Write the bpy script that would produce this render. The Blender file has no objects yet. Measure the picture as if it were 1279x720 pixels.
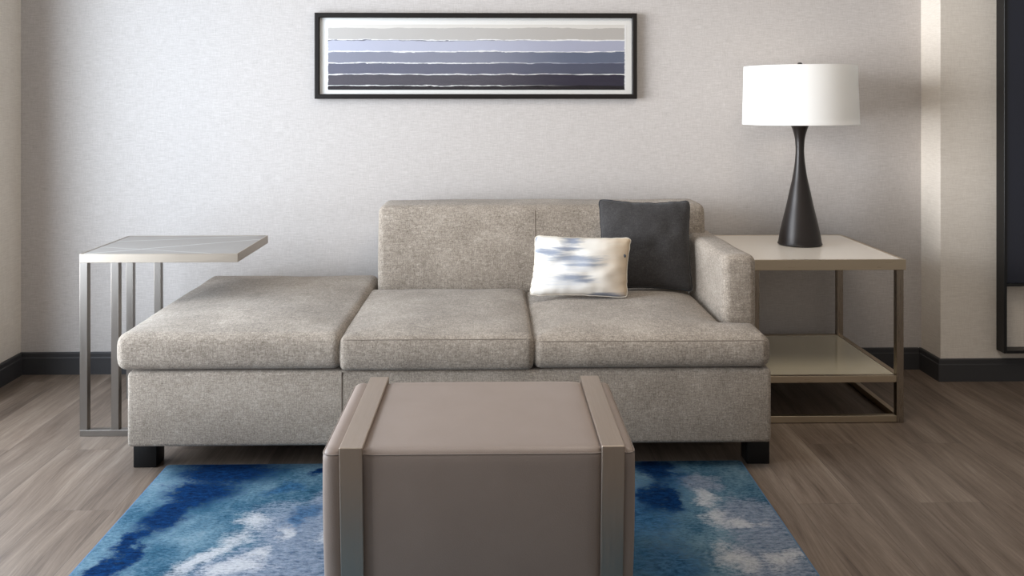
import bpy, bmesh, math, random
from mathutils import Vector, Matrix, noise as mnoise

random.seed(4)
scene = bpy.context.scene
COL = scene.collection

# ------------------------------------------------------------------ objects
def tag(o, label=None, cat=None, group=None, kind=None):
    if label: o['label'] = label
    if cat: o['category'] = cat
    if group: o['group'] = group
    if kind: o['kind'] = kind
    return o

def world_loc(o):
    v = Vector((0, 0, 0))
    while o is not None:
        v += o.location
        o = o.parent
    return v

def thing(name, label, cat, loc, group=None):
    o = bpy.data.objects.new(name, None)
    o.empty_display_size = .1
    o.location = loc
    COL.objects.link(o)
    return tag(o, label, cat, group)

def obj(name, bm, mat, parent=None, smooth=True, angle=35):
    """link bm (world coordinates) as one mesh object under parent"""
    if parent is not None:
        bmesh.ops.translate(bm, verts=bm.verts, vec=-world_loc(parent))
    bmesh.ops.recalc_face_normals(bm, faces=bm.faces)
    me = bpy.data.meshes.new(name)
    for f in bm.faces: f.smooth = smooth
    if smooth and angle is not None:
        for e in bm.edges:
            if len(e.link_faces) == 2 and e.calc_face_angle(0) > math.radians(angle):
                e.smooth = False
    bm.to_mesh(me); bm.free()
    me.materials.append(mat)
    o = bpy.data.objects.new(name, me)
    o.parent = parent
    COL.objects.link(o)
    return o

def struct(name, bm, mat, **k):
    return tag(obj(name, bm, mat, **k), kind='structure')

# ------------------------------------------------------------------ shapes
def box(x0, x1, y0, y1, z0, z1, bevel=0, seg=2, bm=None):
    b = bmesh.new()
    vs = [b.verts.new((x, y, z)) for z in (z0, z1) for y in (y0, y1) for x in (x0, x1)]
    for q in ((0,2,3,1),(4,5,7,6),(0,1,5,4),(2,6,7,3),(0,4,6,2),(1,3,7,5)):
        b.faces.new([vs[i] for i in q])
    if bevel:
        bmesh.ops.bevel(b, geom=b.edges[:], offset=bevel, segments=seg, profile=.5, affect='EDGES', clamp_overlap=True)
    if bm is None: return b
    me = bpy.data.meshes.new('t'); b.to_mesh(me); b.free()
    bm.from_mesh(me); bpy.data.meshes.remove(me)
    return bm

def prism(poly, a0, a1, axis='Z', bevel=0, seg=3):
    """extrude polygon; axis Z: poly=(x,y); axis X: poly=(y,z)"""
    b = bmesh.new()
    if axis == 'Z':
        lo = [b.verts.new((p[0], p[1], a0)) for p in poly]; hi = [b.verts.new((p[0], p[1], a1)) for p in poly]
    else:
        lo = [b.verts.new((a0, p[0], p[1])) for p in poly]; hi = [b.verts.new((a1, p[0], p[1])) for p in poly]
    n = len(poly)
    b.faces.new(lo[::-1]); b.faces.new(hi)
    for i in range(n):
        b.faces.new((lo[i], lo[(i+1) % n], hi[(i+1) % n], hi[i]))
    bmesh.ops.recalc_face_normals(b, faces=b.faces)
    if bevel:
        bmesh.ops.bevel(b, geom=b.edges[:], offset=bevel, segments=seg, profile=.5, affect='EDGES', clamp_overlap=True)
    return b

def slice_grid(b, cell):
    xs = [v.co for v in b.verts]
    for ax in range(3):
        lo = min(c[ax] for c in xs); hi = max(c[ax] for c in xs)
        n = max(1, int((hi-lo)/cell))
        no = [0, 0, 0]; no[ax] = 1
        for i in range(1, n):
            co = [0, 0, 0]; co[ax] = lo+(hi-lo)*i/n + 1e-4
            bmesh.ops.bisect_plane(b, geom=b.verts[:]+b.edges[:]+b.faces[:], dist=1e-6, plane_co=co, plane_no=no)
    return b

def seg_dist(p, a, c):
    ax, ay = a; cx, cy = c; px, py = p
    dx, dy = cx-ax, cy-ay
    t = max(0, min(1, ((px-ax)*dx+(py-ay)*dy)/(dx*dx+dy*dy)))
    qx, qy = ax+t*dx, ay+t*dy
    return math.hypot(px-qx, py-qy), (dy, -dx)

def cushion(poly, z0, z1, r=.028, crown=.025, bulge=.010, cell=.03, R=.22, seed=0, wr=.004, tilt=0):
    """soft seat cushion over a counter-clockwise footprint"""
    b = prism(poly, z0, z1, 'Z', r, 4)
    slice_grid(b, cell)
    zm, hz = (z0+z1)/2, (z1-z0)/2
    n = len(poly)
    for v in b.verts:
        x, y, z = v.co
        best = None
        for i in range(n):
            d, nn = seg_dist((x, y), poly[i], poly[(i+1) % n])
            if best is None or d < best[0]: best = (d, nn)
        d, nn = best
        L = math.hypot(*nn); nn = (nn[0]/L, nn[1]/L)
        up = (z-z0)/(z1-z0)
        w = 1-(1-min(d/R, 1))**2
        dz = crown*w*up
        k = bulge*(1-((z-zm)/hz)**2)*(1-min(d/.05, 1))
        q = Vector((x*5+seed, y*5, z*5))
        nz = mnoise.noise(q)*wr + mnoise.noise(q*3.1)*wr*.4
        v.co.x += nn[0]*(k+nz*.5*(1-min(d/.08, 1)))
        v.co.y += nn[1]*(k+nz*.5*(1-min(d/.08, 1)))
        v.co.z += dz + nz*up*min(1, d/.03+.3) 
    return b

def tube(path, r, seg=8, closed=False, bm=None):
    b = bm or bmesh.new()
    P = [Vector(p) for p in path]; n = len(P); rings = []
    for i, p in enumerate(P):
        if closed: t = P[(i+1) % n]-P[i-1]
        else: t = P[min(i+1, n-1)]-P[max(i-1, 0)]
        t.normalize()
        u = t.orthogonal() if abs(t.z) > .95 else t.cross(Vector((0, 0, 1)))
        u.normalize(); w = t.cross(u)
        if abs(t.z) > .95:
            u = Vector((1, 0, 0)); w = t.cross(u).normalized(); u = w.cross(t)
        rings.append([b.verts.new(p+r*(math.cos(a)*u+math.sin(a)*w)) for a in (2*math.pi*k/seg for k in range(seg))])
    m = n if closed else n-1
    for i in range(m):
        A, B = rings[i], rings[(i+1) % n]
        for k in range(seg):
            b.faces.new((A[k], A[(k+1) % seg], B[(k+1) % seg], B[k]))
    if not closed:
        b.faces.new(rings[0]); b.faces.new(rings[-1])
    return b

def lathe(prof, cx, cy, seg=64, closed=False):
    """prof = list of (r, z); r=0 ends close; closed loops the profile"""
    b = bmesh.new(); rings = []
    for r, z in prof:
        if r < 1e-6: rings.append([b.verts.new((cx, cy, z))])
        else: rings.append([b.verts.new((cx+r*math.cos(2*math.pi*k/seg), cy+r*math.sin(2*math.pi*k/seg), z)) for k in range(seg)])
    pairs = list(zip(rings, rings[1:])) + ([(rings[-1], rings[0])] if closed else [])
    for A, B in pairs:
        for k in range(seg):
            l = (k+1) % seg
            if len(A) == 1 and len(B) == 1: continue
            if len(A) == 1: b.faces.new((A[0], B[k], B[l]))
            elif len(B) == 1: b.faces.new((A[k], A[l], B[0]))
            else: b.faces.new((A[k], A[l], B[l], B[k]))
    return b

def spline(pts, n):
    """Catmull-Rom through (a,b) tuples"""
    out = []
    P = [pts[0]]+list(pts)+[pts[-1]]
    for i in range(1, len(P)-2):
        for s in range(n):
            t = s/n
            out.append(tuple(.5*((2*P[i][k])+(-P[i-1][k]+P[i+1][k])*t+(2*P[i-1][k]-5*P[i][k]+4*P[i+1][k]-P[i+2][k])*t*t+(-P[i-1][k]+3*P[i][k]-3*P[i+1][k]+P[i+2][k])*t**3) for k in range(len(P[i]))))
    out.append(tuple(pts[-1]))
    return out

# ------------------------------------------------------------------ materials
class NT:
    def __init__(s, name):
        s.m = bpy.data.materials.new(name); s.m.use_nodes = True
        s.t = s.m.node_tree; s.n = s.t.nodes
        s.b = s.n['Principled BSDF']
        s.co = s.n.new('ShaderNodeTexCoord').outputs['Object']
    def new(s, kind, ins=None, **props):
        nd = s.n.new(kind)
        for k, v in props.items(): setattr(nd, k, v)
        for k, v in (ins or {}).items(): s.set(nd.inputs[k], v)
        return nd
    def set(s, sock, v):
        if isinstance(v, bpy.types.NodeSocket): s.t.links.new(v, sock)
        else: sock.default_value = v
    def math(s, op, a, b=0., c=None, clamp=False):
        nd = s.new('ShaderNodeMath', operation=op); nd.use_clamp = clamp
        s.set(nd.inputs[0], a); s.set(nd.inputs[1], b)
        if c is not None: s.set(nd.inputs[2], c)
        return nd.outputs[0]
    def vmath(s, op, a, b):
        nd = s.new('ShaderNodeVectorMath', operation=op)
        s.set(nd.inputs[0], a); s.set(nd.inputs[1], b)
        return nd.outputs[0]
    def noise(s, scale=1., vec=(1, 1, 1), detail=3., rough=.55, off=(0, 0, 0), co=None, col=False):
        mp = s.new('ShaderNodeMapping', {'Vector': co or s.co, 'Scale': vec, 'Location': off})
        nd = s.new('ShaderNodeTexNoise', {'Vector': mp.outputs[0], 'Scale': scale, 'Detail': detail, 'Roughness': rough})
        return nd.outputs['Color' if col else 'Fac']
    def rng(s, v, a, b, c=0., d=1., smooth=False):
        nd = s.new('ShaderNodeMapRange', {'Value': v, 'From Min': a, 'From Max': b, 'To Min': c, 'To Max': d})
        if smooth: nd.interpolation_type = 'SMOOTHSTEP'
        return nd.outputs[0]
    def mix(s, f, a, b, blend='MIX'):
        nd = s.new('ShaderNodeMix', data_type='RGBA', blend_type=blend)
        s.set(nd.inputs[0], f)
        for i, v in ((6, a), (7, b)):
            if isinstance(v, tuple) and len(v) == 3: v = v+(1,)
            s.set(nd.inputs[i], v)
        return nd.outputs[2]
    def ramp(s, v, stops, interp='LINEAR'):
        nd = s.new('ShaderNodeValToRGB', {'Fac': v}); cr = nd.color_ramp; cr.interpolation = interp
        while len(cr.elements) < len(stops): cr.elements.new(.5)
        for e, (p, c) in zip(cr.elements, stops):
            e.position = p; e.color = tuple(c)+(1,)
        return nd.outputs[0]
    def bump(s, h, strength=.2, dist=.002):
        nd = s.new('ShaderNodeBump', {'Height': h, 'Strength': strength, 'Distance': dist})
        s.set(s.b.inputs['Normal'], nd.outputs[0])
    def blob(s, co, cx, cy, rx, ry, ang=0.):
        """soft ellipse, 1 in the middle to 0 at its rim"""
        a = s.vmath('SUBTRACT', co, (cx, cy, 0))
        mp = s.new('ShaderNodeMapping', {'Vector': a, 'Rotation': (0, 0, -ang)})
        sc = s.vmath('MULTIPLY', mp.outputs[0], (1/rx, 1/ry, 0))
        return s.new('ShaderNodeTexGradient', {'Vector': sc}, gradient_type='SPHERICAL').outputs['Fac']
    def blobs(s, co, L):
        out = None
        for a in L:
            o = s.blob(co, *a)
            out = o if out is None else s.math('MAXIMUM', out, o)
        return out
    def done(s, color=None, **k):
        if color is not None:
            if isinstance(color, tuple) and len(color) == 3: color = color+(1,)
            s.set(s.b.inputs['Base Color'], color)
        for kk, v in k.items(): s.set(s.b.inputs[kk.replace('_', ' ')], v)
        return s.m

def srgb(r, g, b):
    f = lambda c: c/12.92 if c <= .04045 else ((c+.055)/1.055)**2.4
    return tuple(f(v/255) for v in (r, g, b))

def m_plain(name, rgb, rough=.5, metal=0., **k):
    return NT(name).done(srgb(*rgb), Roughness=rough, Metallic=metal, **k)

def m_wallpaper(name, a, b):
    t = NT(name)
    h = t.noise(1, (22, 22, 420), 3, .65)
    v = t.noise(1, (420, 420, 22), 3, .65)
    f = t.noise(260, (1, 1, 1), 2, .6)
    w = t.math('ADD', t.math('MULTIPLY', h, .5), t.math('ADD', t.math('MULTIPLY', v, .32), t.math('MULTIPLY', f, .18)))
    k = t.rng(w, .34, .66)
    c = t.mix(k, srgb(*a), srgb(*b))
    t.bump(w, .25, .0015)
    return t.done(c, Roughness=.72, Specular_IOR_Level=.25)

def m_fabric(name, dark, mid, light):
    t = NT(name)
    big = t.noise(6, detail=4, rough=.6)
    med = t.noise(1, (70, 70, 110), 4, .7)
    fl = t.noise(240, detail=3, rough=.7)
    wx = t.noise(1, (38, 300, 300), 3, .65); wz = t.noise(1, (300, 300, 38), 3, .65)
    wy = t.noise(1, (300, 38, 300), 3, .65)
    wv = t.math('MULTIPLY', t.math('ADD', t.math('ADD', wx, wz), wy), .3333)
    s = t.math('ADD', t.math('ADD', t.math('MULTIPLY', big, .15), t.math('MULTIPLY', med, .15)), t.math('ADD', t.math('MULTIPLY', wv, .46), t.math('MULTIPLY', fl, .24)))
    c = t.ramp(t.rng(s, .38, .62), [(0, srgb(*dark)), (.5, srgb(*mid)), (1, srgb(*light))])
    t.bump(t.math('ADD', wv, t.math('MULTIPLY', fl, .6)), .5, .003)
    return t.done(c, Roughness=.95, Specular_IOR_Level=.15, Sheen_Weight=.12, Sheen_Roughness=.5)

def m_floor():
    t = NT('vinyl_planks')
    mp = t.new('ShaderNodeMapping', {'Vector': t.co, 'Rotation': (0, 0, math.pi/2), 'Location': (.23, .011, 0)})
    br = t.new('ShaderNodeTexBrick', {'Vector': mp.outputs[0], 'Color1': (0, 0, 0, 1), 'Color2': (1, 1, 1, 1), 'Mortar': (.5, .5, .5, 1),
        'Scale': 1., 'Mortar Size': .0008, 'Mortar Smooth': .2, 'Bias': 0., 'Brick Width': 1.22, 'Row Height': .18})
    br.offset = .38; br.offset_frequency = 2
    rnd = br.outputs['Color']
    sh = t.vmath('MULTIPLY', rnd, (3.7, 17., 0))
    co = t.vmath('ADD', t.co, sh)
    warp = t.noise(1, (2.2, .7, 1), 2, .5, co=co, col=True)
    co2 = t.vmath('ADD', co, t.vmath('MULTIPLY', warp, (.16, .3, 0)))
    g1 = t.noise(1, (28, 1.4, 1), 6, .72, co=co2)
    g2 = t.noise(1, (190, 6, 1), 4, .7, co=co2)
    g3 = t.noise(1, (11, 1.1, 1), 4, .6, co=co2)
    s = t.math('ADD', t.math('ADD', t.math('MULTIPLY', g1, .36), t.math('MULTIPLY', g2, .28)), t.math('MULTIPLY', g3, .36))
    c = t.ramp(t.rng(s, .36, .64), [(0, srgb(64, 52, 44)), (.36, srgb(101, 87, 76)), (.68, srgb(119, 105, 93)), (1, srgb(140, 127, 115))])
    tone = t.mix(rnd, (.86, .85, .84), (1.1, 1.09, 1.07))
    c = t.mix(1., c, tone, 'MULTIPLY')
    c = t.mix(br.outputs['Fac'], c, srgb(74, 63, 56))
    h = t.math('SUBTRACT', t.math('MULTIPLY', s, .5), t.math('MULTIPLY', br.outputs['Fac'], .6))
    t.bump(h, .25, .0015)
    return t.done(c, Roughness=t.rng(s, .3, .7, .52, .40), Specular_IOR_Level=.45)

def m_metal(name, rgb, rough=.3, brush=(6, 6, 260)):
    t = NT(name)
    n = t.noise(1, brush, 3, .6)
    t.bump(n, .02, .0003)
    return t.done(srgb(*rgb), Metallic=1., Roughness=t.rng(n, .3, .7, rough-.05, rough+.07))

def m_rug():
    t = NT('rug_pile')
    def wide(v): return t.math('MULTIPLY', t.math('SUBTRACT', v, .5), 2.2)
    st = t.noise(1, (40, 85, 1), 4, .8)           # streaks along the weave
    st2 = t.noise(1, (75, 150, 1), 3, .8, off=(3, 1, 0))
    wob = t.noise(4.2, (1, 1, 1), 6, .65, col=True)
    co = t.vmath('ADD', t.co, t.vmath('MULTIPLY', t.vmath('SUBTRACT', wob, (.5, .5, .5)), (.30, .30, 0)))
    jit = t.math('ADD', t.math('MULTIPLY', wide(st), .36), t.math('MULTIPLY', wide(st2), .30))
    def layer(L, lo, hi, amt=1.):
        v = t.math('ADD', t.blobs(co, L), t.math('MULTIPLY', jit, amt))
        return t.rng(v, lo, hi, smooth=True)
    n1 = t.noise(3.2, (1, .8, 1), 5, .65, off=(2.2, 5.1, 0))
    base = t.ramp(t.math('ADD', n1, t.math('MULTIPLY', jit, .4)), [(.28, srgb(20, 48, 68)), (.42, srgb(50, 82, 102)), (.58, srgb(92, 117, 131)), (.76, srgb(124, 139, 147))])
    # footprint in metres from the rug's own origin (its far edge is y = +.70)
    grey = layer([(-.36, .24, .26, .24, .9), (-.42, .0, .30, .26, .9), (-.30, .42, .16, .16, .6), (.86, .24, .14, .24, .1), (.84, .0, .16, .3, 0), (.76, .50, .10, .10, .2)], .10, .6)
    c = t.mix(grey, base, t.ramp(st, [(.34, srgb(70, 84, 104)), (.66, srgb(136, 144, 156))]))
    white = layer([(-.60, .12, .07, .20, -.45), (-.54, .27, .10, .07, 0), (-.50, .03, .10, .09, 0), (-.428, .226, .04, .075, 0), (-.46, .10, .05, .06, 0), (-.30, .2, .04, .05, 0),
                   (.745, .40, .05, .08, .2), (.765, .28, .07, .11, .1), (.82, .235, .08, .05, 0), (.745, .08, .10, .10, 0), (.87, .06, .08, .08, 0)], .10, .85, 1.2)
    c = t.mix(t.math('MULTIPLY', white, .85), c, srgb(172, 172, 174))
    navy = layer([(-.71, .66, .22, .15, 0), (-.74, .50, .18, .16, -.25), (-.78, .36, .10, .18, -.2), (-.81, .17, .045, .22, 0), (-.83, .0, .05, .2, 0), (-.42, .64, .05, .05, 0),
                  (.64, .61, .09, .16, .1), (.61, .42, .06, .14, 0)], .04, .58, 1.2)
    deep_blue = layer([(.56, .34, .13, .3, 0), (.56, .05, .16, .24, 0), (.55, -.2, .2, .2, 0), (.66, .55, .10, .2, 0), (-.50, .52, .05, .05, 0), (-.40, .32, .05, .12, -.4)], .05, .75, 1.3)  # darker blue of the rug's own pattern
    c = t.mix(t.math('MULTIPLY', deep_blue, .8), c, t.mix(t.rng(st, .35, .65), srgb(12, 40, 74), srgb(52, 96, 130)))
    c = t.mix(navy, c, t.mix(t.rng(st, .35, .65), srgb(5, 20, 46), srgb(14, 50, 92)))
    c = t.mix(.6, c, t.mix(t.rng(st2, .3, .7), (.5, .5, .52), (1.36, 1.36, 1.34)), 'MULTIPLY')
    t.bump(t.math('ADD', st, st2), .5, .004)
    return t.done(c, Roughness=1., Specular_IOR_Level=.03)

def m_art(x0, x1, z0, z1):
    t = NT('art_print')
    sp = t.new('ShaderNodeSeparateXYZ', {'Vector': t.co})
    u = t.rng(sp.outputs[0], x0, x1); v = t.rng(sp.outputs[2], z0, z1)
    w1 = t.noise(1, (5.5, 1, 30), 4, .6); w2 = t.noise(1, (16, 1, 140), 5, .7)
    vv = t.math('ADD', v, t.math('ADD', t.math('MULTIPLY', t.math('SUBTRACT', w1, .5), .07), t.math('MULTIPLY', t.math('SUBTRACT', w2, .5), .045)))
    W = srgb(238, 236, 234)
    left = t.ramp(vv, [(0, srgb(52, 48, 50)), (.055, W), (.07, srgb(92, 88, 94)), (.228, W), (.243, srgb(112, 112, 126)), (.40, W), (.415, srgb(146, 147, 160)),
                       (.575, W), (.592, srgb(190, 191, 206)), (.748, srgb(120, 120, 130)), (.757, W), (.768, srgb(196, 191, 186)), (.942, srgb(224, 219, 212))], 'CONSTANT')
    right = t.ramp(vv, [(0, srgb(40, 36, 38)), (.055, srgb(44, 40, 44)), (.07, srgb(58, 54, 66)), (.228, W), (.24, srgb(88, 90, 106)), (.40, srgb(160, 162, 176)), (.41, srgb(106, 112, 130)),
                       (.578, W), (.588, srgb(176, 177, 194)), (.748, W), (.757, W), (.768, srgb(190, 184, 178)), (.942, srgb(224, 219, 212))], 'CONSTANT')
    c = t.mix(t.rng(u, .45, .85, smooth=True), left, right)
    # torn paint ends at the left and right margins
    e = t.math('ADD', t.math('MULTIPLY', t.math('SUBTRACT', w2, .5), .012), u)
    inside = t.math('MULTIPLY', t.math('GREATER_THAN', e, .006), t.math('LESS_THAN', e, .994))
    c = t.mix(inside, W, c)
    return t.done(c, Roughness=.7, Specular_IOR_Level=.2)

def m_pillow_print():
    t = NT('painterly_pillow_linen')
    # local axes: x across, z up
    sw = t.new('ShaderNodeSeparateXYZ', {'Vector': t.co})
    flat = t.new('ShaderNodeCombineXYZ', {'X': sw.outputs[0], 'Y': sw.outputs[2]}).outputs[0]
    st = t.noise(1, (9, 9, 150), 4, .7)
    st2 = t.noise(1, (7, 7, 60), 3, .6, off=(4, 2, 1))
    wob = t.noise(9, detail=3, col=True)
    co = t.vmath('ADD', flat, t.vmath('MULTIPLY', t.vmath('SUBTRACT', wob, (.5, .5, .5)), (.05, .02, 0)))
    jit = t.math('MULTIPLY', t.math('SUBTRACT', st, .5), 1.3)
    def layer(L, lo, hi):
        return t.rng(t.math('ADD', t.blobs(co, L), jit), lo, hi, smooth=True)
    c = t.mix(t.rng(st2, .35, .65), srgb(224, 219, 210), srgb(233, 230, 225))
    tan = t.rng(t.math('ADD', sw.outputs[0], t.math('MULTIPLY', t.math('SUBTRACT', st2, .5), .09)), .02, .19, smooth=True)
    c = t.mix(t.math('MULTIPLY', tan, .8), c, srgb(190, 164, 130))
    blue = layer([(-.03, .20, .055, .022), (-.056, .177, .085, .014), (-.115, .163, .12, .020), (-.023, .142, .16, .020), (.01, .122, .11, .012), (-.036, .077, .10, .022), (.0, .066, .08, .014), (.085, .006, .15, .018), (-.08, .002, .12, .008), (-.165, .205, .02, .02)], .10, .80)
    c = t.mix(t.math('MULTIPLY', blue, .85), c, srgb(108, 118, 138))
    haze = layer([(-.02, .12, .16, .05), (-.05, .06, .15, .04)], .1, 1.1)
    c = t.mix(t.math('MULTIPLY', haze, .5), c, srgb(178, 186, 200))
    t.bump(t.noise(420, detail=2), .25, .001)
    return t.done(c, Roughness=.92, Specular_IOR_Level=.15)

def m_marble():
    t = NT('grey_veined_stone')
    n = t.noise(5, detail=4)
    wob = t.noise(6, detail=3, col=True)
    co = t.vmath('ADD', t.co, t.vmath('MULTIPLY', wob, (.03, .03, 0)))
    c = t.mix(n, srgb(134, 129, 124), srgb(152, 147, 142))
    sp = t.new('ShaderNodeSeparateXYZ', {'Vector': co})
    def vein(m, k, wd):
        d = t.math('ABSOLUTE', t.math('SUBTRACT', sp.outputs[1], t.math('MULTIPLY_ADD', sp.outputs[0], m, k)))
        return t.rng(d, 0, wd, 1, 0)
    v = t.math('MAXIMUM', t.math('MAXIMUM', vein(.62, -.04, .006), vein(.28, .16, .004)), vein(-.35, -.12, .003))
    c = t.mix(t.math('MULTIPLY', v, .75), c, srgb(215, 213, 211))
    return t.done(c, Roughness=.5, Specular_IOR_Level=.2)

def m_leather():
    t = NT('taupe_leather')
    vo = t.new('ShaderNodeTexVoronoi', {'Vector': t.co, 'Scale': 420.})
    n = t.noise(9, detail=3)
    c = t.mix(n, srgb(130, 115, 105), srgb(141, 126, 116))
    t.bump(vo.outputs['Distance'], .18, .0012)
    return t.done(c, Roughness=.46, Specular_IOR_Level=.45)

def m_shade():
    t = NT('white_shade_linen')
    w = t.noise(1, (300, 300, 60), 2, .6)
    t.bump(w, .1, .0008)
    t.done(srgb(250, 249, 247), Roughness=.9, Specular_IOR_Level=.1)
    tr = t.new('ShaderNodeBsdfTranslucent', {'Color': srgb(250, 249, 246)+(1,)})
    mx = t.new('ShaderNodeMixShader', {'Fac': .35})
    out = t.n['Material Output']
    t.t.links.new(t.b.outputs[0], mx.inputs[1]); t.t.links.new(tr.outputs[0], mx.inputs[2])
    t.t.links.new(mx.outputs[0], out.inputs['Surface'])
    return t.m

def m_pane(rough=.03):
    t = NT('picture_glass')
    fr = t.new('ShaderNodeFresnel', {'IOR': 1.12})
    tr = t.new('ShaderNodeBsdfTransparent'); gl = t.new('ShaderNodeBsdfGlossy', {'Roughness': rough})
    mx = t.new('ShaderNodeMixShader', {'Fac': fr.outputs[0]})
    t.t.links.new(tr.outputs[0], mx.inputs[1]); t.t.links.new(gl.outputs[0], mx.inputs[2])
    t.t.links.new(mx.outputs[0], t.n['Material Output'].inputs['Surface'])
    return t.m

M_wall = m_wallpaper('linen_wallpaper', (170, 163, 158), (202, 196, 192))
M_wall_lit = m_wallpaper('beige_wallpaper_lit', (204, 194, 182), (228, 220, 209))  # beige lightened so these walls look lit; stands in for missing light
M_ceil = m_plain('ceiling_paint', (226, 222, 216), .9)
M_base = m_plain('charcoal_baseboard', (58, 57, 58), .5, Specular_IOR_Level=.3)
M_floor = m_floor()
M_sofa = m_fabric('greige_chenille', (90, 81, 72), (144, 133, 121), (190, 179, 166))
M_seam = m_plain('greige_seam_thread', (122, 111, 100), .95)
M_char = m_fabric('charcoal_cloth', (48, 46, 46), (61, 59, 59), (78, 76, 75))
M_charseam = m_plain('charcoal_seam', (46, 46, 49), .95)
M_print = m_pillow_print()
M_whiteseam = m_plain('cream_seam', (216, 208, 194), .9)
M_black = m_plain('black_stained_wood', (12, 11, 11), .5, Specular_IOR_Level=.25)
M_nickel = m_metal('brushed_nickel', (138, 132, 126), .36, (260, 260, 6))
M_nickelh = m_metal('brushed_nickel_rim', (170, 159, 146), .4, (8, 260, 260))
M_champ = m_metal('champagne_metal', (194, 178, 154), .32, (8, 200, 200))
M_champp = m_metal('champagne_metal_post', (150, 138, 124), .28, (200, 200, 8))
M_strap = m_metal('brushed_bronze_strap', (186, 170, 155), .36, (220, 8, 8))
M_cream = m_plain('cream_lacquer', (240, 230, 217), .22, Coat_Weight=.3)
M_shelf = m_plain('beige_back_painted_glass', (212, 203, 178), .08, Coat_Weight=.6)
M_lamp = m_plain('dark_bronze', (36, 30, 27), .38, .3)
M_shade = m_shade()
M_frame = m_plain('black_frame_wood', (22, 17, 14), .5, Specular_IOR_Level=.25)
M_mat = m_plain('white_mat_board', (240, 237, 232), .9)
M_pane = m_pane()
M_leather = m_leather()
M_stitch = m_plain('taupe_stitching', (126, 113, 104), .6)
M_rug = m_rug()
M_rugedge = m_plain('blue_rug_binding', (66, 98, 128), .95)
M_blackmetal = m_plain('black_metal', (20, 19, 20), .4, .3)
M_screen = m_plain('dark_blue_screen', (26, 29, 42), .18)
M_marble = m_marble()
M_button = m_plain('slate_button', (70, 76, 84), .5)
M_bulb = m_plain('frosted_bulb', (240, 238, 232), .4)
M_winframe = m_plain('window_frame_paint', (210, 206, 200), .5)

# ------------------------------------------------------------------ setting
WY = 4.005                     # back wall
LX = -2.034                    # left wall
RX = 1.876                     # side of the projecting right wall
RY = 3.829                     # front of the projecting right wall
CZ = 2.62
YF = -1.2
struct('floor', box(LX-.02, 3.6, YF, WY+.02, -.06, 0), M_floor, smooth=False)
struct('wall_back', box(LX-.14, RX+.02, WY, WY+.12, 0, CZ), M_wall, smooth=False)
struct('wall_right', box(RX, 3.6, RY, WY+.12, 0, CZ), M_wall_lit, smooth=False)
struct('ceiling', box(LX-.14, 3.6, YF, WY+.12, CZ, CZ+.08), M_ceil, smooth=False)
W0, W1, WZ0, WZ1 = 1.15, 3.50, .32, 2.10
wb = bmesh.new()
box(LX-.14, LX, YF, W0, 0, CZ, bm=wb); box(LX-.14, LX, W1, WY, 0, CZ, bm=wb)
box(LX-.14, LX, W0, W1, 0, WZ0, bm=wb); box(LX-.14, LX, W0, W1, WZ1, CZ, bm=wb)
box(LX, LX+.06, W1+.04, 3.70, 0, CZ, bm=wb)      # pier added out of view to shade the back wall's corner strip
struct('wall_left', wb, M_wall_lit, smooth=False)
wf = bmesh.new()
for a in ((W0, W0+.04, WZ0, WZ1), (W1-.04, W1, WZ0, WZ1), (W0+.04, W1-.04, WZ0, WZ0+.04), (W0+.04, W1-.04, WZ1-.04, WZ1)):
    box(LX-.11, LX-.05, *a, bm=wf)
struct('window_1', wf, M_winframe, smooth=False)

def baseboard(name, pts):
    """path of wall-side points; the room is on the right hand of the path"""
    prof = [(0, .0), (.014, .0), (.014, .070), (.011, .074), (.011, .090), (.008, .094), (0, .094)]
    b = bmesh.new(); rings = []
    n = len(pts)
    for i, p in enumerate(pts):
        p = Vector(p)
        d0 = (p-Vector(pts[i-1])).normalized() if i else None
        d1 = (Vector(pts[i+1])-p).normalized() if i < n-1 else None
        n0 = Vector((d0.y, -d0.x)) if d0 else None; n1 = Vector((d1.y, -d1.x)) if d1 else None
        if n0 is None: m = n1
        elif n1 is None: m = n0
        else:
            m = (n0+n1); m = m/(1+n0.dot(n1))
        rings.append([b.verts.new((p.x+m.x*o, p.y+m.y*o, z)) for o, z in prof])
    for A, B in zip(rings, rings[1:]):
        for k in range(len(prof)):
            l = (k+1) % len(prof)
            b.faces.new((A[k], A[l], B[l], B[k]))
    b.faces.new(rings[0]); b.faces.new(rings[-1])
    return struct(name, b, M_base, smooth=False)
baseboard('baseboard_left', [(LX, YF), (LX, WY-.0145)])
baseboard('baseboard_back', [(LX, WY), (RX-.0145, WY)])
baseboard('baseboard_right', [(RX, WY), (RX, RY), (3.6, RY)])

# ------------------------------------------------------------------ sofa
SX0, SX1, SY0, SY1 = -1.147, .882, 2.90, 3.90
sofa = thing('sofa', 'long greige chenille sofa with one arm and an open chaise end, against the back wall', 'sofa', (-.13, 3.4, 0))
b = box(SX0, SX1, SY0, SY1, .092, .328, .014, 3); slice_grid(b, .12)
base = obj('base', b, M_sofa, sofa)
obj('seam', tube([(-.477, SY0-.0002, .10), (-.477, SY0-.0002, .325)], .0022), M_seam, base)
for lx, ly in ((-1.118, 2.975), (.857, 2.965), (-1.118, 3.82), (.857, 3.82)):
    obj('leg', box(lx-.037, lx+.037, ly-.0, ly+.074, 0, .0925, .003, 2), M_black, sofa)

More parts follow.
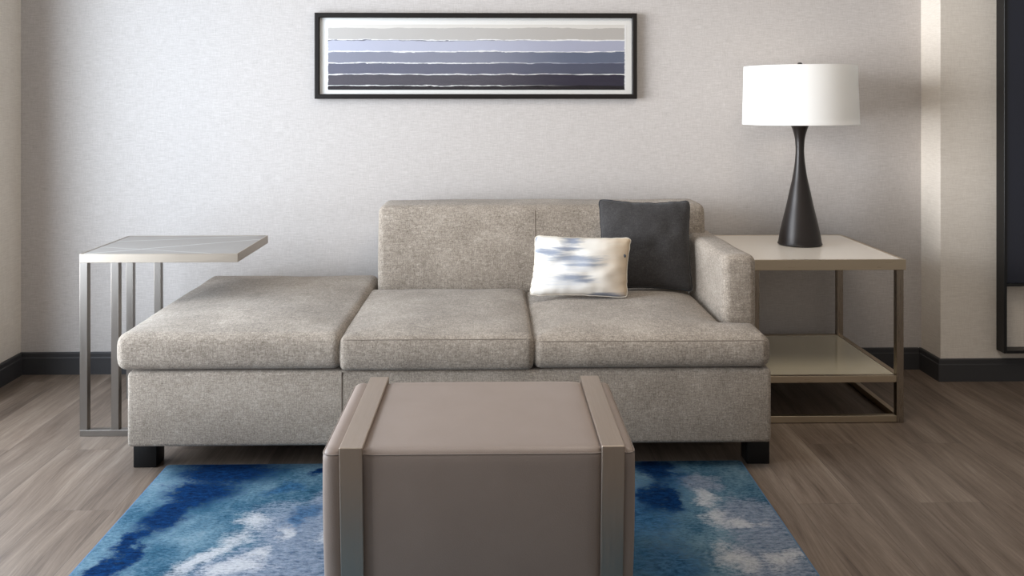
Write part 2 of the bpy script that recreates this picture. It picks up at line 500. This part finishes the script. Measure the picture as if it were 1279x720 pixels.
def ring_at(poly, inset, z, step=.03, r=.03, zf=None):
    """closed path a little outside/inside a ccw polygon with rounded corners"""
    n = len(poly); out = []
    for i in range(n):
        p0, p, p1 = Vector(poly[i-1]), Vector(poly[i]), Vector(poly[(i+1) % n])
        d0 = (p-p0).normalized(); d1 = (p1-p).normalized()
        n0 = Vector((-d0.y, d0.x)); n1 = Vector((-d1.y, d1.x))
        q = p+(n0+n1)/(1+n0.dot(n1))*inset
        for s in range(6):
            t = s/5
            a = q-d0*r; c = q+d1*r
            x = a*(1-t)**2+q*2*t*(1-t)+c*t*t
            out.append((x.x, x.y, z))
    return out

pc = [(-1.172, 2.895), (-.484, 2.895), (-.484, 3.86), (-1.172, 3.86)]
c1 = obj('chaise_cushion', cushion(pc, .334, .446, .020, .024, .010, seed=3, R=.30), M_sofa, sofa)
pm = [(-.478, 2.890), (.121, 2.890), (.121, 3.615), (-.478, 3.615)]
c2 = obj('seat_cushion', cushion(pm, .331, .437, .013, .018, .008, seed=9, R=.16), M_sofa, sofa)
pr = [(.129, 2.895), (.868, 2.895), (.868, 3.052), (.762, 3.068), (.762, 3.615), (.129, 3.615)]
c3 = obj('seat_cushion', cushion(pr, .332, .432, .020, .024, .012, seed=17, R=.16), M_sofa, sofa)
# stitched seams along the upper front edges
def surf_seam(path, par, r=.0022, closed=False):
    from mathutils.bvhtree import BVHTree
    off = world_loc(par); me = par.data
    t = BVHTree.FromPolygons([v.co+off for v in me.vertices], [tuple(p.vertices) for p in me.polygons])
    out = []
    for p in path:
        q = t.find_nearest(Vector(p))[0]
        out.append(q)
    obj('seam', tube(out, r, 6, closed), M_seam, par)
for c_, x0, x1, yf, yb, zt in ((c2, -.473, .116, 2.886, 3.56, .4345), (c3, .134, .862, 2.889, None, .4265)):
    path = [(x0+(x1-x0)*i/30, yf-.01, zt) for i in range(31)]
    if yb: path = [(x0-.008, yb+(yf-yb)*i/20, zt) for i in range(20)] + path + [(x1+.008, yf+(yb-yf)*i/20, zt) for i in range(1, 21)]
    surf_seam(path, c_, .0015)

# backrest: raked slab with rounded edges
pb = [(3.622, .330), (3.665, .762), (3.895, .762), (3.895, .330)]
b = prism(pb, -.458, .846, 'X', .028, 4); slice_grid(b, .06)
for v in b.verts:
    q = v.co*4
    if v.co.y < 3.8: v.co.y -= .012*math.sin(math.pi*max(0, min(1, (v.co.z-.4)/.36))) + mnoise.noise(q)*.004
    v.co.z += (mnoise.noise(q+Vector((7, 0, 0)))*.005)*(1 if v.co.z > .6 else 0)
br = obj('backrest', b, M_sofa, sofa)
surf_seam([(.164, 3.60+.04*i/30, .45+.30*i/30) for i in range(31)], br, .002)
# arm
b = box(.772, .884, 3.075, 3.895, .329, .656, .026, 4); slice_grid(b, .05)
for v in b.verts:
    q = v.co*5
    if v.co.z > .5: v.co.z += .004*math.sin(v.co.y*3)+mnoise.noise(q)*.004
    v.co.x += mnoise.noise(q+Vector((3, 3, 0)))*.003
obj('arm', b, M_sofa, sofa)

# ------------------------------------------------------------------ pillows
def pillow(name, label, w, h, T, loc, tilt, roll, mat, seam_mat, seed, pinch=.05, wr=.004, skew=0., n=44):
    """standing pillow; loc = middle of its lower edge"""
    t = thing(name, label, 'pillow', loc)
    Rm = Matrix.Rotation(tilt, 4, 'X') @ Matrix.Rotation(roll, 4, 'Y')
    b = bmesh.new(); front = {}; back = {}; rim = []
    def P(i, j, s):
        u = -1+2*i/n; v = -1+2*j/n
        x = w/2*u*(1-pinch*(1-v*v)*abs(u)**3) + skew*v
        z = h/2*v*(1-pinch*1.2*(1-u*u)*abs(v)**3)
        e = max(0, (1-u*u))*max(0, (1-v*v))
        kc = 1-.05*abs(u*v)**10; x *= kc; z *= kc
        d = T/2*(e**.5)
        q = Vector((u*3+seed, v*3, s*2.))
        d += e**.5*mnoise.noise(q)*wr*2.0
        # gathered creases that start at the seam
        d += wr*.9*(math.sin(u*17+seed+2*v)*math.exp(-(1-abs(v))*7)+math.sin(v*15+seed)*math.exp(-(1-abs(u))*7))*(e**.3)
        zz = z+h/2
        x += mnoise.noise(Vector((v*6, seed, u)))*.003; zz += mnoise.noise(Vector((u*6, seed+5, v)))*.003
        return Vector((x, -s*d, zz))
    for i in range(n+1):
        for j in range(n+1):
            edge = i in (0, n) or j in (0, n)
            p = P(i, j, 1); front[i, j] = b.verts.new(Rm @ p)
            back[i, j] = front[i, j] if edge else b.verts.new(Rm @ P(i, j, -1))
    for i in range(n):
        for j in range(n):
            b.faces.new((front[i, j], front[i+1, j], front[i+1, j+1], front[i, j+1]))
            b.faces.new((back[i, j], back[i, j+1], back[i+1, j+1], back[i+1, j]))
    path = [front[i, 0].co.copy() for i in range(n)]+[front[n, j].co.copy() for j in range(n)]+[front[i, n].co.copy() for i in range(n, 0, -1)]+[front[0, j].co.copy() for j in range(n, 0, -1)]
    L = Vector(loc)
    for v in b.verts: v.co += L
    c = obj('cover', b, mat, t, angle=None)
    obj('seam', tube([p+L for p in path], .0022, 6, closed=True), seam_mat, c, angle=None)
    return t, c, Rm
pd, cd, Rd = pillow('throw_pillow', 'plain charcoal square throw pillow leaning on the sofa backrest beside the arm', .362, .352, .12, (.578, 3.485, .452), -math.radians(13), math.radians(1.2), M_char, M_charseam, 2, .075)
pw, cw, Rw = pillow('throw_pillow', 'white rectangular throw pillow with blue-grey brush streaks, leaning on the charcoal pillow', .362, .222, .11, (.317, 3.345, .462), -math.radians(17), math.radians(1.6), M_print, M_whiteseam, 8, .06, skew=.009)
def settle(t, others, step=.001):
    from mathutils.bvhtree import BVHTree
    def tree(os_, d):
        V, F = [], []
        for o in os_:
            n = len(V); off = world_loc(o)+d
            V += [v.co+off for v in o.data.vertices]; F += [tuple(n+i for i in p.vertices) for p in o.data.polygons]
        return BVHTree.FromPolygons(V, F)
    T = tree(others, Vector((0, 0, 0)))
    kids = [c for c in t.children]+[g for c in t.children for g in c.children]
    for i in range(60):
        if not T.overlap(tree(kids, Vector((0, 0, 0)))): break
        t.location.z += step*.7; t.location.y -= step*.5
settle(pd, [c3, br, *br.children, *c3.children])
settle(pw, [c3, *c3.children, cd, *cd.children])
print('pillows', pd.location, pw.location)
bp = Vector(pw.location)+(Rw @ Vector((.158, -.024, .150)))
bb = bmesh.new(); bmesh.ops.create_uvsphere(bb, u_segments=16, v_segments=8, radius=.0065)
bmesh.ops.scale(bb, verts=bb.verts, vec=(1, .45, 1)); bmesh.ops.translate(bb, verts=bb.verts, vec=bp)
tag(obj('button', bb, M_button, cw), 'small slate button near the right edge')

# ------------------------------------------------------------------ narrow side table at the chaise end
ct = thing('side_table', 'slim C-shaped side table with grey stone top reaching over the chaise end', 'table', (-1.18, 3.47, 0))
TX0, TX1, TY0, TY1, TH = -1.451, -.899, 3.255, 3.69, .640
rim = bmesh.new()
for a in ((TX0, TX1, TY0, TY0+.006), (TX0, TX1, TY1-.006, TY1), (TX0, TX0+.006, TY0+.006, TY1-.006), (TX1-.006, TX1, TY0+.006, TY1-.006)):
    box(*a, TH-.031, TH, .0008, 1, bm=rim)
box(TX0+.006, TX1-.006, TY0+.006, TY1-.006, TH-.029, TH-.012, bm=rim)
obj('rim', rim, M_nickelh, ct, smooth=False)
obj('tabletop', box(TX0+.0065, TX1-.0065, TY0+.0065, TY1-.0065, TH-.012, TH-.0012, .0008, 1), M_marble, ct, smooth=False)
for y0 in (TY0, TY1-.026):
    for x0 in (TX0+.001, TX0+.110):
        obj('post', box(x0, x0+.027, y0, y0+.026, .0225, TH-.0312, .0012, 2), M_nickel, ct, smooth=False)
    obj('foot_rail', box(TX0+.001, TX1-.03, y0, y0+.026, 0, .0222, .0012, 2), M_nickel, ct, smooth=False)
obj('cross_rail', box(TX1-.056, TX1-.031, TY0+.0265, TY1-.0265, 0, .022, .0012, 2), M_nickel, ct, smooth=False)

# ------------------------------------------------------------------ end table
et = thing('end_table', 'square two-tier end table in champagne metal with cream top, right of the sofa', 'table', (1.22, 3.64, 0))
EX0, EX1, EY0, EY1, EH = .936, 1.504, 3.328, 3.948, .598
rim = bmesh.new()
for a in ((EX0, EX1, EY0, EY0+.010), (EX0, EX1, EY1-.010, EY1), (EX0, EX0+.010, EY0+.010, EY1-.010), (EX1-.010, EX1, EY0+.010, EY1-.010)):
    box(*a, EH-.038, EH, .001, 1, bm=rim)
box(EX0+.010, EX1-.010, EY0+.010, EY1-.010, EH-.030, EH-.012, bm=rim)
obj('rim', rim, M_champ, et, smooth=False)
obj('tabletop', box(EX0+.0105, EX1-.0105, EY0+.0105, EY1-.0105, EH-.012, EH-.001, .001, 1), M_cream, et, smooth=False)
e = .006; pw_ = .026
for x0 in (EX0+e, EX1-e-pw_):
    for y0 in (EY0+e, EY1-e-pw_):
        obj('post', box(x0, x0+pw_, y0, y0+pw_, 0, EH-.0385, .0012, 2), M_champp, et, smooth=False)
for z0, z1, nm in ((.002, .026, 'foot_rail'), (.148, .172, 'shelf_rail')):
    for y0 in (EY0+e+.001, EY1-e-pw_+.001):
        obj(nm, box(EX0+e+pw_, EX1-e-pw_, y0, y0+.022, z0, z1, .001, 1), M_champ, et, smooth=False)
    for x0 in (EX0+e+.002, EX1-e-pw_+.002):
        obj(nm, box(x0, x0+.022, EY0+e+pw_, EY1-e-pw_, z0, z1, .001, 1), M_champ, et, smooth=False)
obj('shelf', box(EX0+e+.0245, EX1-e-.0245, EY0+e+.0235, EY1-e-.0235, .158, .1712, .001, 1), M_shelf, et, smooth=False)

# ------------------------------------------------------------------ table lamp
LXc, LYc = 1.2342, 3.687
tl = thing('table_lamp', 'table lamp with dark bronze hourglass base and white drum shade on the end table', 'lamp', (LXc, LYc, EH))
px = [(27.2, 312.5), (26.2, 306), (24.2, 294), (20.4, 277), (16.4, 260), (12.8, 243), (9.2, 226.5), (6.6, 210), (5.4, 197), (5.3, 188), (6.1, 177), (8.6, 166.5), (12.0, 157.5), (13.0, 153)]
prof = [(r/311., max(EH, 1.18-(p-128.5)/311.)) for r, p in px]
prof = [(0, EH), (prof[0][0]-.004, EH)] + [(prof[0][0], EH+.004)] + spline([(r, z) for r, z in prof[1:]], 5) + [(.036, 1.103), (0, 1.103)]
obj('lamp_base', lathe(prof, LXc, LYc), M_lamp, tl, angle=50)
sk = lathe([(0, 1.1035), (.014, 1.1035), (.014, 1.16), (.018, 1.165), (.018, 1.185), (0, 1.185)], LXc, LYc, 24)
obj('socket', sk, M_lamp, tl)
bl = lathe([(0, 1.1855), (.013, 1.186)]+spline([(.014, 1.19), (.024, 1.225), (.029, 1.25), (.022, 1.275), (.008, 1.286)], 4)+[(0, 1.287)], LXc, LYc, 24)
obj('bulb', bl, M_bulb, tl)
th = bmesh.new()
for s in (-1, 1):
    tube([(LXc+s*r, LYc, z) for r, z in spline([(.017, 1.175), (.045, 1.21), (.048, 1.26), (.02, 1.302), (.0, 1.307)], 5)], .002, 6, bm=th)
obj('harp', th, M_lamp, tl)
Z0, Z1, R0, R1 = 1.0840, 1.3170, .2270, .2195
sh = lathe([(R0, Z0), (R0+.001, Z0-.001)] + [(R0+(R1-R0)*i/10, Z0+(Z1-Z0)*i/10) for i in range(11)] + [(R1-.0035, Z1), (R0-.0035, Z0)], LXc, LYc, 96, closed=True)
Ms = Matrix.Translation((LXc, LYc, 1.2)) @ Matrix.Rotation(-math.radians(.5), 4, 'Y') @ Matrix.Translation((-LXc, -LYc, -1.2))
bmesh.ops.transform(sh, matrix=Ms, verts=sh.verts)
shade = obj('lamp_shade', sh, M_shade, tl, angle=50)
sp = bmesh.new()
for k in range(3):
    a = k*2.094+.5
    tube([(LXc, LYc, 1.309), (LXc+math.cos(a)*(R1-.004), LYc+math.sin(a)*(R1-.004), 1.311)], .0018, 6, bm=sp)
obj('spider', sp, M_lamp, shade)
obj('finial', lathe([(0, 1.311), (.006, 1.311), (.006, 1.316), (.009, 1.318), (.011, 1.324), (.008, 1.330), (0, 1.332)], LXc, LYc, 20), M_lamp, tl)

# ------------------------------------------------------------------ framed print
pf = thing('framed_print', 'wide black framed print of grey and lavender paint bands above the sofa', 'picture', (-.0745, WY, 1.18))
FX0, FX1, FZ0, FZ1, fw = -.770, .621, 1.185, 1.556, .0205
fb = bmesh.new(); prof = [(0, WY-.002), (0, WY-.030), (.003, WY-.032), (fw-.003, WY-.032), (fw, WY-.030), (fw, WY-.002)]
cor = [(FX0, FZ0, 1, 1), (FX1, FZ0, -1, 1), (FX1, FZ1, -1, -1), (FX0, FZ1, 1, -1)]
rings = [[fb.verts.new((x+sx*o, y, z+sz*o)) for o, y in prof] for x, z, sx, sz in cor]
for i in range(4):
    A, B = rings[i], rings[(i+1) % 4]
    for k in range(len(prof)):
        l = (k+1) % len(prof); fb.faces.new((A[k], A[l], B[l], B[k]))
obj('frame', fb, M_frame, pf, smooth=False)
obj('mat_board', box(FX0+fw-.002, FX1-fw+.002, WY-.014, WY-.004, FZ0+fw-.002, FZ1-fw+.002), M_mat, pf, smooth=False)
AX0, AX1, AZ0, AZ1 = -.722, .5765, 1.224, 1.507
M_art = m_art(AX0+.0745, AX1+.0745, AZ0-1.18, AZ1-1.18)
obj('print', box(AX0, AX1, WY-.0152, WY-.0142, AZ0, AZ1), M_art, pf, smooth=False)
obj('glass', box(FX0+fw-.001, FX1-fw+.001, WY-.022, WY-.020, FZ0+fw-.001, FZ1-fw+.001), M_pane, pf, smooth=False)

# ------------------------------------------------------------------ wall frame at the far right
GX0, GX1, GZ0, GZ1, GY0 = 2.112, 3.25, .130, 1.95, RY-.062
wfm = thing('wall_frame', 'tall black metal wall frame holding a dark blue panel above an open bay', 'frame', (2.68, RY, GZ0))
g = bmesh.new()
t_ = .012
for a in ((GX0, GX0+t_, GZ0, GZ1), (GX1-t_, GX1, GZ0, GZ1), (GX0+t_, GX1-t_, GZ0, GZ0+t_), (GX0+t_, GX1-t_, GZ1-t_, GZ1), (GX0+t_, GX1-t_, .408, .408+t_)):
    box(a[0], a[1], GY0, RY-.001, a[2], a[3], .001, 1, bm=g)
obj('frame', g, M_blackmetal, wfm, smooth=False)
obj('screen', box(GX0+t_+.0005, GX1-t_-.0005, GY0+.006, GY0+.03, .4205, GZ1-t_-.0005, .001, 1), M_screen, wfm, smooth=False)

# ------------------------------------------------------------------ rug
RG = (-1.046, .803, 1.35, 2.975)
rug = thing('area_rug', 'blue and grey watercolour-pattern area rug on the plank floor in front of the sofa', 'rug', (-.13, 2.275, 0))
b = box(RG[0]+.004, RG[1]-.004, RG[2]+.004, RG[3]-.004, .001, .011, .003, 2)
obj('pile', b, M_rug, rug)
hb = [(RG[0]+.004, RG[2]+.004), (RG[1]-.004, RG[2]+.004), (RG[1]-.004, RG[3]-.004), (RG[0]+.004, RG[3]-.004)]
obj('binding', tube(ring_at(hb, 0, .0055, r=.012), .0048, 8, closed=True), M_rugedge, rug, angle=None)

# ------------------------------------------------------------------ ottoman
ot = thing('ottoman', 'taupe leather cube ottoman wrapped by two brushed metal straps, standing on the blue rug', 'ottoman', (-.03, 2.235, .0115))
OX0, OX1, OY0, OY1, OT = -.370, .308, 1.984, 2.474, .4275
SL, SR, SW = -.331, .233, .050
b = box(OX0, OX1, OY0, OY1, .035, OT, .021, 5)
for s in (SL, SR):
    for dx in (-.004, -.001, SW+.001, SW+.004, SW+.02, -.012):
        bmesh.ops.bisect_plane(b, geom=b.verts[:]+b.edges[:]+b.faces[:], dist=1e-6, plane_co=(s+dx, 0, 0), plane_no=(1, 0, 0))
slice_grid(b, .035)
cxo, cyo = (OX0+OX1)/2, (OY0+OY1)/2
def groove(x):
    g = 0
    for s in (SL, SR):
        d = 0 if s-.0015 <= x <= s+SW+.0015 else min(abs(x-s), abs(x-s-SW))
        g = max(g, max(0, 1-d/.022)**2)
    return g
for v in b.verts:
    x, y, z = v.co
    g = groove(x)
    in_mid = max(0, 1-((x-(-.024))/.26)**2)
    if z > OT-.012: v.co.z += .004*in_mid*max(0, 1-((y-cyo)/.25)**2) - .005*g
    if y < OY0+.012: v.co.y += .005*g - .004*in_mid*max(0, 1-((z-.22)/.2)**2)
    if y > OY1-.012: v.co.y -= .005*g
    if x < OX0+.012: v.co.x -= .004*max(0, 1-((z-.23)/.2)**2)
    if x > OX1-.012: v.co.x += .004*max(0, 1-((z-.23)/.2)**2)
    v.co.x += (cxo-v.co.x)*.03*max(0, (.43-z)/.43)
body = obj('body', b, M_leather, ot)
op = [(OX0, OY0), (OX1, OY0), (OX1, OY1), (OX0, OY1)]
def seam_path():
    out = []
    R_ = ring_at(op, .0012, OT-.0115, r=.022)
    n = len(R_)
    for i in range(n):
        a, c = Vector(R_[i]), Vector(R_[(i+1) % n])
        m = max(1, int((c-a).length/.006))
        for k in range(m):
            p = a+(c-a)*k/m
            if abs(p.y-OY0) < .01: p.y += .005*groove(p.x)
            if abs(p.y-OY1) < .01: p.y -= .005*groove(p.x)
            out.append(p)
    return out
obj('seam', tube(seam_path(), .0015, 6, closed=True), M_stitch, body, angle=None)
for s in (SL, SR):
    prof = []
    yo0, yo1, zt, k = OY0-.0085, OY1+.0085, .4355, .009
    outer = [(yo0, .0115), (yo0, zt), (yo1, zt), (yo1, .0115)]
    inner = [(yo1-k, .0115), (yo1-k, zt-k), (yo0+k, zt-k), (yo0+k, .0115)]
    b = prism(outer+inner, s, s+SW, 'X', .0024, 3)
    for v in b.verts: v.co.x += (cxo-v.co.x)*.022*max(0, (.43-v.co.z)/.43)
    obj('strap', b, M_strap, ot, smooth=False)

# ------------------------------------------------------------------ light
def area(name, loc, rot, sx, sy, power, color, spread=None):
    l = bpy.data.lights.new(name, 'AREA'); l.shape = 'RECTANGLE'; l.size = sx; l.size_y = sy
    l.energy = power; l.color = color
    if spread: l.spread = spread
    o = bpy.data.objects.new(name, l); o.location = loc; o.rotation_euler = rot
    COL.objects.link(o); return o
# daylight through the window in the left wall (local -Z turned to +X)
area('window_daylight', (LX-.16, (W0+W1)/2, (WZ0+WZ1)/2), (0, -math.pi/2, 0), WZ1-WZ0, W1-W0, 134, (.74, .86, 1.0))
# low sun bounced off the facade across the street, coming in almost level through the window
sl = bpy.data.lights.new('low_sun', 'SUN'); sl.energy = 2.5; sl.angle = math.radians(26); sl.color = (1, .97, .94)
so = bpy.data.objects.new('low_sun', sl); so.location = (-6, 0, 2); COL.objects.link(so)
so.rotation_euler = Vector((1, .44, -.02)).to_track_quat('-Z', 'Y').to_euler()
# warm ceiling fitting in the room, towards the camera side
area('ceiling_light', (.6, 2.2, CZ-.03), (0, 0, 0), .9, .9, 19, (1, .88, .74))
pl = bpy.data.lights.new('lamp_bulb_light', 'POINT'); pl.energy = 1.6; pl.color = (1, .93, .84); pl.shadow_soft_size = .04
po = bpy.data.objects.new('lamp_bulb_light', pl); po.location = (LXc, LYc, 1.245); COL.objects.link(po)
w = bpy.data.worlds.new('world'); scene.world = w; w.use_nodes = True
w.node_tree.nodes['Background'].inputs[0].default_value = (1., .955, .91, 1)
w.node_tree.nodes['Background'].inputs[1].default_value = .44

# ------------------------------------------------------------------ camera
cam = bpy.data.cameras.new('camera'); co = bpy.data.objects.new('camera', cam); COL.objects.link(co)
cam.sensor_width = 36; cam.sensor_fit = 'HORIZONTAL'
cam.lens = 1150/1279*36
cam.shift_y = -(360-125)/1279
co.location = (0, 0, 1.18)
co.rotation_euler = (math.pi/2, 0, -math.atan(23/1150))
cam.clip_start = .05
scene.camera = co

scene.view_settings.view_transform = 'Standard'
scene.view_settings.look = 'None'
scene.view_settings.exposure = 0.0
scene.view_settings.gamma = 1.0
scene.view_settings.use_curve_mapping = False
scene.cycles.use_denoising = True
scene.cycles.max_bounces = 8
